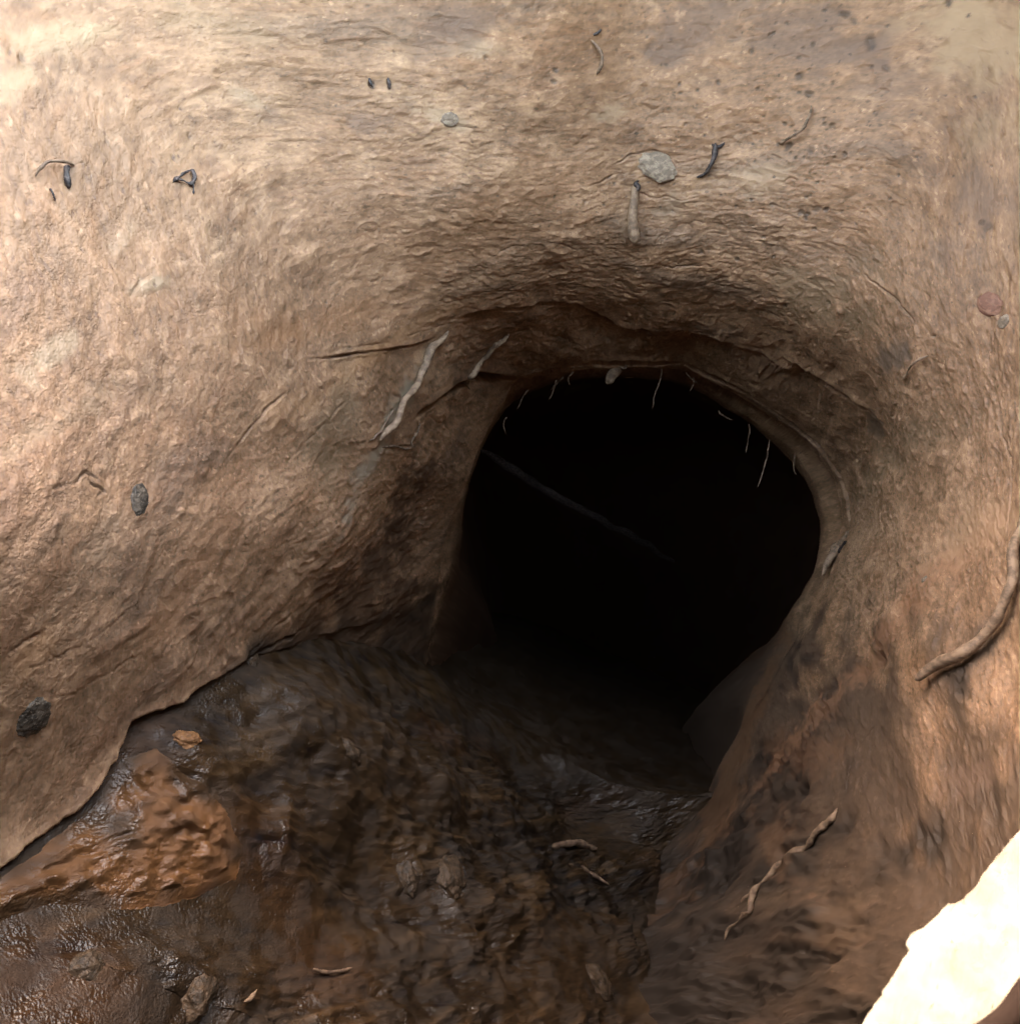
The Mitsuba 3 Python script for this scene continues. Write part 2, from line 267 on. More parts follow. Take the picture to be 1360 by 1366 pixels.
# dark specks: pits, grit and bits of root
spots = [(1140,30,9),(1160,55,8),(1168,108,9),(1188,112,7),(1066,102,7),(1078,125,6),(1128,20,7),(1182,92,6),(1052,195,6),(1083,203,6),(1062,210,3),(1128,205,4),(1103,197,4),(1110,168,4),(1150,225,4),
         (1033,272,5),(1068,283,5),(1090,278,6),(1103,278,4),(1075,290,4),(1315,303,6),(1307,296,4),(496,112,5),(518,110,3),(252,182,5),(203,217,5),(231,214,4),(196,282,5),(1247,448,4),(1050,402,4),(1036,417,4),
         (643,78,4),(12,72,6),(27,80,7),(140,190,3),(1265,3,5),(1003,68,5),(958,110,4),(500,262,3),(733,110,4),(735,95,3),(805,273,3),(780,270,4)]
r2 = np.random.default_rng(3)
for _ in range(150): spots.append((r2.normal(1090, 90), r2.normal(150, 110), r2.uniform(1.2, 3.4)))
for _ in range(60): spots.append((r2.normal(240, 90), r2.normal(220, 70), r2.uniform(1.0, 2.6)))
for _ in range(110): spots.append((r2.uniform(0, 1360), r2.uniform(0, 460), r2.uniform(1.0, 2.4)))
for px, py, r in spots:
    if py < 0 or (px - 880)**2 + (py - 730)**2 < 300**2: continue
    patch(px, py, r * 1.15, r * r2.uniform(.7, 1.0), r2.uniform(0, 180), (.035, .024, .018), r2.uniform(.45, .85), -.45 * min(r, 4))
# cracks: jagged grooves
def jag(line, amp, seed):
    line = np.asarray(line, float)
    d = np.r_[0, np.cumsum(np.linalg.norm(np.diff(line, axis=0), axis=1))]
    n = int(d[-1] / 1.2) + 2
    t = np.linspace(0, d[-1], n)
    p = np.stack([np.interp(t, d, gaussian_filter(line, 0)[:, k] if False else line[:, k]) for k in (0, 1)], -1)
    r = np.random.default_rng(seed)
    e = np.stack([gaussian_filter(r.standard_normal(n), 5) * 3.2 + gaussian_filter(r.standard_normal(n), 1.6) * .9 for _ in (0, 1)], -1)
    return p + amp * e
CRACKS = [(LEFT[:18], 1.0, 3.4, 15, 1), ([(420,838),(372,856),(330,876)], 1.2, 2.5, 7, 2),
          ([(545,560),(560,548),(590,530),(615,518),(640,505),(665,507),(692,509),(715,504),(742,496),(760,492)], .8, 3.6, 12, 3),
          ([(742,495),(790,485),(850,479),(912,483),(988,514),(1046,552),(1092,598),(1116,642),(1124,690)], .5, 3.4, 13, 5), ([(500,597),(545,594),(560,565),(590,535)], .9, 1.4, 3, 4), 
          ([(600,424),(650,414),(720,410),(770,415),(820,436),(850,438),(880,430)], .8, 3.0, 12, 6), ([(812,436),(840,438),(864,432)], .8, 3.2, 13, 7),
          ([(880,430),(930,440),(980,452),(1030,476),(1070,498),(1095,503)], .8, 2.6, 11, 8),
          ([(1046,472),(1075,493),(1100,512),(1126,532),(1150,552),(1165,568),(1183,578)], .9, 3.6, 14, 9),
          ([(400,480),(450,476),(500,468),(545,462),(575,455),(592,442)], .8, 1.8, 5, 10), ([(430,470),(520,455),(600,430),(660,416)], .9, 1.3, 3, 11),
          ([(170,396),(185,376),(205,362),(235,350),(270,344),(300,332)], .7, 1.8, 5, 12), ([(230,425),(265,418),(300,405)], .8, 1.4, 3, 13),
          ([(310,600),(332,570),(348,548),(370,530),(395,515)], .8, 1.8, 5, 14), ([(390,610),(420,580),(450,545),(470,525)], .8, 1.6, 4, 15),
          ([(60,930),(95,925),(130,905),(165,885),(190,870)], 1.0, 1.5, 4, 16), ([(0,870),(30,850),(50,840)], 1.0, 2.0, 6, 17), ([(130,640),(110,632),(95,645),(60,660)], 1.2, 1.6, 5, 18), ([(125,665),(140,655),(118,645)], 1, 1.6, 5, 19),
          ([(300,905),(340,860),(400,810),(440,780)], 1, 1.6, 4, 20), ([(890,262),(870,264),(852,258)], .8, 1.6, 4, 21), ([(935,262),(910,266),(890,262)], .8, 1.3, 3, 22),
          ([(820,220),(845,205),(870,200),(900,212)], .9, 1.3, 4, 23), ([(770,240),(780,250),(800,245),(825,232)], .9, 1.5, 4, 24), ([(1000,213),(1025,205),(1045,215)], .9, 1.5, 4, 25),
          ([(1100,440),(1130,470),(1160,500),(1185,530),(1210,560)], 1, 1.5, 3, 26), ([(1150,360),(1190,390),(1225,430)], 1, 1.6, 4, 27), ([(1320,520),(1330,580),(1345,620),(1340,670)], 1, 2, 5, 28),
          ([(1345,600),(1348,660),(1342,720)], 1, 2, 4, 29), ([(640,345),(690,328),(740,325),(780,338)], 1, 1.4, 3, 30), ([(600,395),(650,385),(700,388)], 1, 1.4, 3, 31), ([(820,355),(860,345),(900,352),(950,348)], 1, 1.3, 3, 32),
          ([(1128,1070),(1135,1030),(1150,990),(1175,960)], 1, 1.5, 3, 33), ([(1165,640),(1175,690),(1182,720)], 1, 1.5, 4, 34), ([(300,1010 - 60),(330,900),(380,850)], 1, 1.4, 3, 35), ([(0,900),(60,880),(120,850),(200,790)], 1, 1.4, 3, 36)]
for line, amp, w, depth, seed in CRACKS:
    w *= .62; depth *= .55 if seed >= 11 else 1.25
    gz = 2.3 if seed in (3, 5, 6, 7, 8, 9) else 1.2      # wider where the wall is seen at a grazing angle
    p = jag(line, amp, seed)
    c3 = on_wall(p[:, 0], p[:, 1], P)
    n = len(p); pxm = np.linalg.norm(c3, axis=1) / F
    env = np.clip(np.sin(np.linspace(0, math.pi, n)) * 2.2, .25, 1) * (.75 + .5 * np.clip(gaussian_filter(np.random.default_rng(seed + 90).standard_normal(n), 9) * 4, -1, 1))
    ct = cKDTree(c3)
    near = np.unique(np.concatenate([np.array(x, int) for x in tree.query_ball_point(c3[::4], (60 if seed in (3, 6, 7, 8, 9, 10, 26, 28, 33) else 18) * gz * pxm.mean())]))
    d, i = ct.query(P.reshape(-1, 3)[near])
    d = d / pxm[i] / gz
    ww = w * (.6 + .4 * env[i])
    if seed in (3, 6, 7, 8, 9, 10, 26, 28, 33):       # a layer that ends: the clay beyond the line lies deeper
        rc = on_grid(p[:, 0], p[:, 1])[0]
        beyond = near // NP - rc[i]; env = env * np.clip(np.sin(np.linspace(0, math.pi, n)) * 2, 0, 1)
        Dx[near] -= pxm[i] * env[i] * depth * .6 * ss(-.5, 1.5, beyond) * np.exp(-(d / 40) ** 2) * np.exp(-(np.maximum(beyond, 0) / 45.0))
    Dx[near] += pxm[i] * gz * env[i] * (-depth * np.exp(-(d / ww) ** 2) + .05 * depth * np.exp(-((d - 2.6 * ww) / (1.6 * ww)) ** 2))
    cf[near] *= 1 - .68 * np.exp(-(d / (1.1 * ww)) ** 2)[:, None] * np.clip(depth / 9, .3, 1) * env[i][:, None]       # shade painted into the colour of the cracks
edgeb = np.exp(-np.clip(bl - colx, 0, None) / 14) * (colx <= bl) * onfront * (1 - ss(NO + NF * .75, NO + NF, row))
under = ss(0, 3.5, colx - bl) * (1 - ss(120, 200, colx - bl)) * onfront * (1 - ss(NO + NF * .34, NO + NF * .52, row))
mudr = foot * (1 - ss(NO + NF * .8, NO + NF, row)) * (colx > bl + 200)
Dx = Dx + (mudr * sz * (5 * gnoise(SH, 14, 92, True, 2) + 2.4 * gnoise(SH, 5, 93, True) + 1.2 * gnoise(SH, 2.2, 94, True))).ravel()
P = P + NRM * (Dx.reshape(SH) + .002 * edgeb * (1 + .8 * n_sml) - .016 * under)[..., None]
col = np.clip(cf.reshape(NR, NP, 3), .006, .8)
uvw = np.stack(np.broadcast_arrays(np.arange(NP)[None] * .002, row * .002), -1).reshape(-1, 2)
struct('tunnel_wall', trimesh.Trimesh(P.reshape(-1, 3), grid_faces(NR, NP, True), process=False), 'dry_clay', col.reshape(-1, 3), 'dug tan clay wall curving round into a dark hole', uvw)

# ------------------------------------------------------------------ floor, between the foot of the left wall and the right one
def resample(p, n):
    d = np.r_[0, np.cumsum(np.linalg.norm(np.diff(p, axis=0), axis=1))]
    return np.stack([np.interp(np.linspace(0, d[-1], n), d, p[:, k]) for k in range(p.shape[1])], -1)
NV, NU = int(520 * Q), int(520 * Q)
Lc, Rc = resample(on_wall(*LEFT.T), NV), resample(on_wall(*RIGHT.T), NV)
for A in (Lc, Rc):
    for k in range(3): A[:, k] = gaussian_filter(A[:, k], 10 * Q, mode='nearest')
u = np.linspace(-.14, 1.14, NU)[None, :, None]
FB = Lc[:, None] * (1 - u) + Rc[:, None] * u
FB = np.concatenate([FB[0] + np.linspace(1, 0, int(90 * Q))[:-1, None, None] * world([-.05, -.55, -.20]), FB])
NT = int(120 * Q)
tl = np.linspace(0, 1, NT + 1)[1:, None]
mid_ = FB[-1:].mean(1, keepdims=True)
FB = np.concatenate([FB, mid_ + (FB[-1:] - mid_) * (1 + 1.6 * ss(0, .35, tl))[..., None] + (tl[..., None] ** 1.5) * world([.30, 2.6, -.15])])
FS = FB.shape[:2]
uu = u[..., 0]
sag = np.clip(uu * (1 - uu), 0, 1) * 4
FN = grid_normals(FB, False); FN *= np.sign(FN[..., 2:])
fa = np.radians(np.full((1, NU), 35.0))
fs1, fs2 = streaks(FS, fa, .9, 8, 1, 61, False), streaks(FS, fa + .4, 2.2, 10, 2, 63, False)
lump = 1 - 2 * np.abs(meshkit.fbm(FB * 7 + 3, 4, 8) - .5) * 2.2
fz = np.linalg.norm(FB, axis=-1) / F; fz = np.minimum(fz, .0016)
smoothp = ss(.2, .9, gnoise(FS, 36, 65, False, 4))             # trodden smooth places
rough = 1 - .8 * smoothp
FD = fz * (17 * gnoise(FS, 42, 66, False, 5) + rough * (6 * gnoise(FS, 15, 67, False, 2) + 2.0 * gnoise(FS, 6, 68, False) + 1.6 * np.clip(gnoise(FS, 4, 76, False) - .5, 0, 2) + 1.0 * gnoise(FS, 2.2, 69, False) + .35 * gnoise(FS, 1.1, 79, False) + .7 * fs2 + .5 * fs1)) + .016 * (lump - .4) * rough
efade = ss(-.02, .12, uu) * (1 - ss(.9, 1.05, uu))
FD = FD * (.25 + .75 * efade) - .009 * (1 - ss(.0, .14, uu)) * (1 - ss(.45, .6, np.linspace(0, 1, FS[0]))[:, None])
ft = ss(FS[0] - NT - 150, FS[0] - NT + 30, np.arange(FS[0]))[:, None]
FD = FD * (1 - ft) + ft * (.05 * (meshkit.fbm(FB * 8, 4, 91) - .5) + .018 * (meshkit.fbm(FB * 36, 4, 95) - .5))
trench = (.04 + .03 * ss(.40, .85, np.linspace(0, 1, FS[0]))[:, None]) * sag
FP = FB + FN * FD[..., None] - upv * trench[..., None]
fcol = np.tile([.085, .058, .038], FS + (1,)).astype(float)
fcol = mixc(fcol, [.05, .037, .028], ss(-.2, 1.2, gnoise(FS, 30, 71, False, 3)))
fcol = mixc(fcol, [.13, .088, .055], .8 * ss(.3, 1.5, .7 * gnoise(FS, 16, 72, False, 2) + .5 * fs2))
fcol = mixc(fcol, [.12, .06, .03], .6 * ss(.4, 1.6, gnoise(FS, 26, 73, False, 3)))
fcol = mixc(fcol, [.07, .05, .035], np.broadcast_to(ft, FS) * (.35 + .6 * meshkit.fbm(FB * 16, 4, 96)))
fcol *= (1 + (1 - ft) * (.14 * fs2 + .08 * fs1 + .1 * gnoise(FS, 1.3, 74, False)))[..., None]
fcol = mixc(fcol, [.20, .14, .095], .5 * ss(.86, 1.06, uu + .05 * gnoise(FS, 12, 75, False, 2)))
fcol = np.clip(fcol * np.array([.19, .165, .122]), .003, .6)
uvf = np.stack(np.broadcast_arrays(np.arange(NU)[None] * .002, np.arange(FS[0])[:, None] * .002), -1).reshape(-1, 2)
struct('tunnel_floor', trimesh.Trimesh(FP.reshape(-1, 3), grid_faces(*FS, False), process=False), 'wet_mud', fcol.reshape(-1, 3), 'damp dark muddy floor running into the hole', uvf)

# ------------------------------------------------------------------ unseen ground around the pit, its opening shaped for the skylight
rings = [P[0]]
for k in np.geomspace(1.04, 60, 30): rings.append((P[0] - [oc[0], oc[1], 0]) * [k, k, 1] + [oc[0], oc[1], 0])
GP = np.array(rings)
amp = np.clip(np.arange(len(GP)) / 6, 0, 1)[:, None]
GP[..., 2] = ZG + amp * .05 * (meshkit.fbm(GP * 2.5, 4, 77) - .5)
GP[0] = P[0]
GP = np.concatenate([GP, GP[-1:] * [1, 1, 0] + [0, 0, -14], GP[:1] * [0, 0, 0] + [oc[0], oc[1], -14.0] + (GP[:1] - [oc[0], oc[1], 0]) * [.001, .001, 0]])      # unseen earth shell, added to keep light from leaking in
gcol = mixc(np.tile([.42, .33, .24], GP.shape[:2] + (1,)), [.3, .22, .14], meshkit.fbm(GP * 6, 4, 78))
struct('ground', trimesh.Trimesh(GP.reshape(-1, 3), grid_faces(*GP.shape[:2], True), process=False), 'dry_clay', gcol.reshape(-1, 3), 'unseen dry bare ground around the pit, its opening shaped for the skylight')

# ------------------------------------------------------------------ things
def lift(w, d): return w * (1 - d / np.linalg.norm(w, axis=-1, keepdims=True))
def project(w):
    l = np.stack([w[..., 0], w[..., 1] * fwd[1] + w[..., 2] * fwd[2], w[..., 1] * upv[1] + w[..., 2] * upv[2]], -1)
    return np.stack([680 + F * l[..., 0] / l[..., 1], 683 - F * l[..., 2] / l[..., 1]], -1)
ftree = cKDTree(project(FP[60:]).reshape(-1, 2))
def on_floor(px, py):
    """(point, normal, tangents) of the floor there"""
    i = ftree.query([px, py])[1]
    return FP[60:].reshape(-1, 3)[i]
def tube(pts, rad, sides=12, seed=0, rough=.18, step=None):
    """a root along pts with a radius at each, knotty, closed at both ends"""
    pts, rad = np.asarray(pts, float), np.asarray(rad, float)
    d = np.r_[0, np.cumsum(np.linalg.norm(np.diff(pts, axis=0), axis=1))]
    n = int(np.clip(d[-1] / (step or rad.mean() * .6), 14, 160))
    t = np.linspace(0, d[-1], n)
    from scipy.interpolate import PchipInterpolator
    c = np.stack([PchipInterpolator(d, pts[:, k])(t) for k in range(3)], -1)
    r = np.interp(t, d, rad)
    g_ = np.random.default_rng(seed)
    c += np.stack([gaussian_filter(g_.standard_normal(n), 4) for _ in range(3)], -1) * r[:, None] * 1.1
    r = r * (1 + 1.2 * rough * gaussian_filter(g_.standard_normal(n), 2.5) * 2.5)
    w_ = np.linspace(0, 1, n); r = r * (.5 + .5 * ss(0, .12, w_) * ss(0, .12, 1 - w_))
    tg = np.gradient(c, axis=0); tg /= np.linalg.norm(tg, axis=1, keepdims=True) + 1e-12
    a = np.cross(tg[0], [.3, .2, .9]); fr = []
    for k in range(n):
        a = a - tg[k] * (a @ tg[k]); a = a / np.linalg.norm(a); fr.append(a)
    fr = np.array(fr); b = np.cross(tg, fr)
    th = np.arange(sides) * 2 * np.pi / sides
    bump = 1 + rough * gaussian_filter(g_.standard_normal((n, sides)), [2.2, .8], mode=['nearest', 'wrap']) * 2.2
    end = np.sqrt(np.clip(1 - (np.clip(np.abs(np.linspace(-1, 1, n)) * n - (n - 3), 0, 3) / 3.2) ** 2, .05, 1))
    V = c[:, None] + (r * end)[:, None, None] * bump[..., None] * (np.cos(th)[None, :, None] * fr[:, None] + np.sin(th)[None, :, None] * b[:, None])
    Fq = grid_faces(n, sides, True)
    V2 = np.vstack([V.reshape(-1, 3), c[0], c[-1]])
    caps = [[n * sides, (j + 1) % sides, j] for j in range(sides)] + [[n * sides + 1, (n - 1) * sides + j, (n - 1) * sides + (j + 1) % sides] for j in range(sides)]
    return trimesh.Trimesh(V2, np.vstack([Fq, caps]), process=False)
def wpath(spec):
    """points (px, py, lift in mm[, depth of that point if it hangs in the hole])"""
    o = []
    for q in spec:
        w = world(unproject(q[0], q[1], q[3])) if len(q) > 3 else on_wall(q[0], q[1], P)[0]
        o.append(lift(w, q[2] / 1000))
    return np.array(o)
def root(spec, r0, r1, mat, label, cat='root', key='root', group=None, seed=0, rough=.18):
    p = wpath(spec); px = np.linalg.norm(p, axis=1) / F
    return thing(key, tube(p, np.linspace(r0, r1, len(p)) * px, seed=seed, rough=rough), mat, label, cat, group)

root([(596,440,-4),(588,452,4),(578,462,8),(566,492,16),(545,522,24),(533,540,28),(522,565,26),(512,578,20),(505,588,14)], 4.8, 6.2, 'pale_root_bark', 'long brown root hanging down the left of the hole, ending on a blue-grey patch', seed=1)
r_ = root([(682,448,-3),(674,456,5),(664,462,9),(650,480,14),(637,494,18),(632,502,22),(633,514,24),(633,524,26)], 3.8, 3.0, 'pale_root_bark', 'short bent root with its tip dangling over the left end of the lip crack', seed=2)
root([(848,244,-3),(849,252,5),(847,268,10),(844,286,14),(844,302,16),(847,318,17)], 5.4, 5.8, 'pale_root_bark', 'pale straight root stub hanging under a dark knot above the hole', key='root_stub', cat='root stub', seed=3)
root([(853,239,0),(848,244,4),(852,250,6),(847,256,5)], 2.6, 2.2, 'dark_root_bark', 'dark frayed knot from which the pale root stub hangs', key='root_knot', cat='root knot', seed=4, rough=.4)
root([(955,190,1),(953,203,6),(949,218,8),(942,230,6),(930,235,1)], 3.4, 1.6, 'dark_root_bark', 'dark hook-shaped rootlet curling beside the grey stone above the hole', key='rootlet', cat='rootlet', seed=5)
root([(948,192,0),(958,196,3),(966,190,0)], 2.2, 1.4, 'dark_root_bark', 'dark stubby fibre at the top of the hook-shaped rootlet', key='rootlet', cat='rootlet', seed=6)
root([(1083,140,2),(1080,156,9),(1074,170,12),(1058,180,12),(1037,191,4)], 1.4, 2.2, 'root_bark', 'thin brown bent rootlet among the specks high on the right', key='rootlet', cat='rootlet', seed=7)
root([(784,56,1),(792,68,8),(796,84,10),(791,103,3)], 2.2, 2.6, 'root_bark', 'thin orange-brown rootlet near the top edge, right of the middle', key='rootlet', cat='rootlet', seed=8)
root([(783,48,0),(789,46,3),(793,42,0)], 2.2, 1.5, 'dark_root_bark', 'tiny dark scrap just above the orange-brown rootlet at the top', key='rootlet', cat='rootlet', seed=9)
root([(1240,474,2),(1226,480,8),(1216,490,9),(1210,504,2)], 1.5, 2.3, 'pale_root_bark', 'thin pale curved rootlet below the dark grey stain on the right wall', key='rootlet', cat='rootlet', seed=10)
root([(1385,640,4),(1368,712,12),(1358,748,18),(1347,782,20),(1330,812,22),(1305,846,24),(1280,872,26),(1255,893,28),(1232,916,28)], 5.2, 7.2, 'pale_root_bark', 'thick pale root running down the right edge, its blunt end throwing a shadow', seed=11, rough=.13)
root([(1126,700,-4),(1118,716,10),(1108,728,22),(1098,736,32),(1086,750,44),(1075,766,52)], 5.2, 3.6, 'pale_root_bark', 'crooked root jutting from the right rim into the dark hole', seed=12, rough=.3)
root([(1122,722,4),(1112,734,14),(1100,742,22)], 2.6, 2.2, 'dark_root_bark', 'dark side shoot under the crooked root on the right rim', key='rootlet', cat='rootlet', seed=13)
root([(1120,1080,-2),(1108,1094,6),(1098,1102,10),(1088,1114,9),(1076,1124,10),(1062,1136,10),(1040,1154,9),(1028,1172,10),(1016,1192,12),(1008,1206,13),(1004,1222,14),(990,1230,14),(976,1242,13),(968,1256,9)], 4.2, 2.0, 'pale_root_bark', 'long wavy root creeping down the lower right wall', seed=14, rough=.3)
root([(1014,1200,9),(1006,1198,12),(999,1204,13),(996,1208,12)], 2.0, 1.2, 'root_bark', 'little forked shoot halfway down the wavy root', key='rootlet', cat='rootlet', seed=15)
root([(45,236,1),(53,224,7),(66,217,10),(82,217,9),(97,221,1)], 1.3, 1.8, 'root_bark', 'thin arched rootlet high on the left wall, over a dark stub', key='rootlet', cat='rootlet', seed=16)
root([(87,219,1),(89,230,6),(91,240,7),(91,250,1)], 4.6, 5.0, 'dark_root_bark', 'black stub under the arched rootlet on the left wall', key='root_stub', cat='root stub', seed=17, rough=.35)
root([(65,253,0),(68,260,4),(73,270,0)], 1.4, 1.0, 'dark_root_bark', 'tiny dark fibre below the arched rootlet on the left', key='rootlet', cat='rootlet', seed=18)
root([(226,246,0),(236,238,5),(244,232,6),(255,228,4),(257,238,6),(252,246,3),(240,241,4),(230,240,1)], 1.9, 1.7, 'dark_root_bark', 'dark tangled scrap of root bark, upper left wall', key='root_scrap', cat='root scrap', seed=19, rough=.35)
root([(254,238,2),(256,250,4),(255,260,0)], 1.6, 1.2, 'dark_root_bark', 'thin dark fibre hanging from the tangled scrap', key='rootlet', cat='rootlet', seed=20)
root([(562,552,0),(556,572,6),(548,590,8),(546,597,5)], 1.2, 1.2, 'root_bark', 'fine pale rootlet curving down beside the long root', key='rootlet', cat='rootlet', seed=21)
root([(508,596,2),(524,595,5),(540,598,6),(551,594,2)], 1.2, 1.4, 'root_bark', 'fine level rootlet at the tip of the long root', key='rootlet', cat='rootlet', seed=22)
root([(522,545,1),(512,562,6),(503,576,8),(490,588,2)], 1.2, 1.4, 'root_bark', 'fine rootlet running just left of the long root', key='rootlet', cat='rootlet', seed=23)
root([(492,104,0),(496,111,4),(499,118,0)], 3.0, 2.2, 'dark_root_bark', 'small black grit stub near the top left', key='root_stub', cat='root stub', seed=24, rough=.4)
root([(517,104,0),(519,111,3),(519,118,0)], 1.3, 1.3, 'dark_root_bark', 'thin black fibre right of the grit stub at the top left', key='rootlet', cat='rootlet', seed=25)
# under the lip, inside the hole
root([(830,484,0,1.60),(822,490,0,1.60),(812,500,0,1.60),(806,511,0,1.60)], 5.0, 5.6, 'pale_root_bark', 'thick stub poking down from the middle of the lip', key='root_stub', cat='root stub', seed=30, rough=.3)
root([(822,484,0,1.595),(834,492,0,1.59),(836,484,0,1.59)], 1.6, 1.2, 'root_bark', 'curled fibre beside the thick stub under the lip', key='rootlet', cat='rootlet', seed=31)
LIPS = [([(883,492),(880,508),(874,524),(870,546)], 'straight root hair hanging from the middle of the lip, right of the thick stub'), ([(926,502),(924,512),(920,522)], 'short root hair at the lip, second right of the thick stub'),
        ([(915,496),(922,506),(930,510)], 'crooked root hair lying across the short one right of the stub'), ([(752,502),(742,512),(734,520)], 'upper one of a close pair of root hairs at the upper left of the hole'),
        ([(704,520),(696,532),(690,546)], 'root hair slanting left at the upper left corner of the hole'), ([(676,556),(672,566),(675,580)], 'curved root hair, leftmost and lowest at the left edge of the hole'),
        ([(742,506),(738,520),(732,534)], 'lower one of a close pair of root hairs at the upper left of the hole'), ([(1000,566),(998,584),(994,604)], 'root hair hanging at the upper right, left of the longest one'),
        ([(1026,586),(1022,610),(1010,650)], 'longest root hair, hanging at the upper right of the hole'), ([(958,548),(966,556),(978,560)], 'short root hair lying almost level at the upper right of the hole'),
        ([(765,496),(758,506),(760,514)], 'short bent root hair left of the thick stub, nearest to it'), ([(1060,606),(1058,622),(1062,634)], 'short root hair, rightmost under the lip of the hole')]
for k, (line, lab) in enumerate(LIPS):
    root([(x, y, 0, 1.61 + .012 * j) for j, (x, y) in enumerate(line)], 1.2, .7, 'root_bark', lab, key='root_hair', cat='root hair', group='root hairs under the lip of the hole', seed=40 + k)
root([(630,592,0,2.0),(690,632,0,2.1),(760,672,0,2.25),(820,704,0,2.4),(895,748,0,2.7)], 6.0, 4.5, 'dark_root_bark', 'faint straight pole-like root slanting across the dark hole', seed=60, rough=.08)

# stones set in the clay
def stone_mesh(o, n, ex, ey, ez, seed, deg=0, rough=.34):
    m_ = trimesh.creation.icosphere(4); v = m_.vertices
    v = v * (1 + rough * 2 * (meshkit.fbm(v * 1.7 + seed * 5, 4, seed) - .5))[:, None]
    v = v * (1 + .10 * (np.abs(meshkit.fbm(v * 4 + seed, 3, seed + 1) - .5) * 2 - .3))[:, None]
    n = n / np.linalg.norm(n); a = np.cross([0, 0, 1.0], n); a /= np.linalg.norm(a); b = np.cross(n, a)
    e = math.radians(deg); a, b = a * math.cos(e) + b * math.sin(e), b * math.cos(e) - a * math.sin(e)
    return trimesh.Trimesh(o + v[:, :1] * a * ex + v[:, 1:2] * b * ey + v[:, 2:] * n * ez, m_.faces, process=False)
def rock(c0, c1, c2):
    def fn(p, n, uv):
        k = mikit.fbm(p.x * 190, p.y * 190, p.z * 190); j = mikit.noise(p.x * 700, p.y * 700, p.z * 700)
        return mikit.mix(mikit.mix(c0, c1, mikit.smoothstep(.35, .65, k)), c2, .6 * mikit.smoothstep(.6, .95, j))
    return fn
for nm, cs in dict(grey_stone=((.092,.070,.050),(.15,.119,.088),(.06,.045,.034)), dark_stone=((.018,.0145,.011),(.045,.036,.027),(.11,.088,.066)), red_stone=((.10,.048,.032),(.14,.075,.05),(.08,.045,.034)),
                   damp_clod=((.018,.012,.007),(.036,.023,.013),(.054,.036,.023)), orange_clay=((.078,.037,.014),(.120,.060,.024),(.060,.033,.018))).items():
    scene[nm] = bumped({'type': 'principled', 'base_color': mikit.proc(rock(*cs)), 'roughness': .62, 'specular': .22}, .0014)
NG = grid_normals(gaussian_filter(P, [4, 4, 0], mode=['nearest', 'wrap', 'nearest']), True); NG *= np.sign((NG * NRM).sum(-1))[..., None]
def wall_stone(px, py, rx, ry, deg, mat, label, seed, out=.35):
    o, n = on_wall(px, py, P)[0], on_wall(px, py, NG)[0]
    s_ = np.linalg.norm(o) / F
    return thing('stone', stone_mesh(o, n, rx * s_, ry * s_, min(rx, ry) * s_ * out, seed, deg), mat, label, 'stone')
wall_stone(876,222,25,16,-18,'grey_stone','flat pale grey stone in the clay above the hole, left of the hook-shaped rootlet',1,.3)
wall_stone(187,666,21,14,38,'dark_stone','dark speckled oval stone in the left wall, half way down',2,.3)
wall_stone(41,956,24,20,50,'dark_stone','round dark stone with pale flecks low on the left wall',3,.3)
wall_stone(1317,405,12,15,70,'red_stone','small reddish stone on the right wall near the edge',4,.35)
wall_stone(598,160,11,8,0,'grey_stone','small grey pebble in a whitish streak near the top',5,.35)
wall_stone(1336,428,7,8,0,'grey_stone','tiny grey pebble beside the reddish stone',6,.4)
wall_stone(1240,775,4,5,0,'grey_stone','tiny pale pebble on the right wall above the thick root',7,.6)

# clods and pebbles on the floor
FNS = grid_normals(gaussian_filter(FP, [5, 5, 0], mode='nearest'), False); FNS *= np.sign(FNS[..., 2:])
def clod(px, py, rx, ry, rz, mat, label, seed, cat='clod', key='clod', group=None, sink=.25):
    i = ftree.query([px, py])[1]
    o, n = FP[60:].reshape(-1, 3)[i], FNS[60:].reshape(-1, 3)[i]
    s_ = np.linalg.norm(o) / F
    return thing(key, stone_mesh(o - n * rz * s_ * .45, n, rx * s_, ry * s_, rz * s_, seed, seed * 47, .42), mat, label, cat, group)
clod(470,1002,26,15,13,'damp_clod','light brown clod below the left end of the hole',21)
clod(600,1165,34,22,20,'damp_clod','pale-topped clod over a hollow in the middle of the floor',23)
clod(545,1172,24,18,16,'damp_clod','rounded clod just left of the hollow in the middle of the floor',24)
clod(118,1290,24,20,17,'damp_clod','grey knobbly clod near the lower left corner',26)
clod(265,1330,30,22,20,'damp_clod','shiny wet clod at the bottom edge, left of the middle',27)
clod(335,880,16,14,12,'damp_clod','reddish clod at the upper end of the crack on the left',31)
clod(800,1310,26,20,16,'damp_clod','wet clod at the bottom near the right wall',32)
clod(250,985,18,12,10,'orange_clay','small orange lump behind the heap under the cracked edge',33)
def stick(line, r0, r1, mat, label, seed, up=4, key='twig'):
    p = np.array([on_floor(x, y) + np.array([0, 0, up / 1000]) for x, y in line])
    return thing(key, tube(p, np.linspace(r0, r1, len(p)) * np.linalg.norm(p, axis=1) / F, seed=seed), mat, label, 'twig')
stick([(736,1134),(760,1130),(796,1135)], 4, 4.5, 'root_bark', 'short pale twig lying level on the floor in front of the hole', 71, 10)
stick([(760,1158),(785,1168),(812,1182)], 2.5, 2, 'root_bark', 'thin twig slanting just below the short pale one', 72, 8)
stick([(330,1345),(338,1338),(346,1328)], 2.6, 1.4, 'pale_root_bark', 'pale splinter at the bottom edge beside the shiny clod', 73, 10)
stick([(418,1298),(440,1302),(470,1296)], 2.4, 1.6, 'root_bark', 'thin pale twig on the mud near the bottom edge', 75, 6)

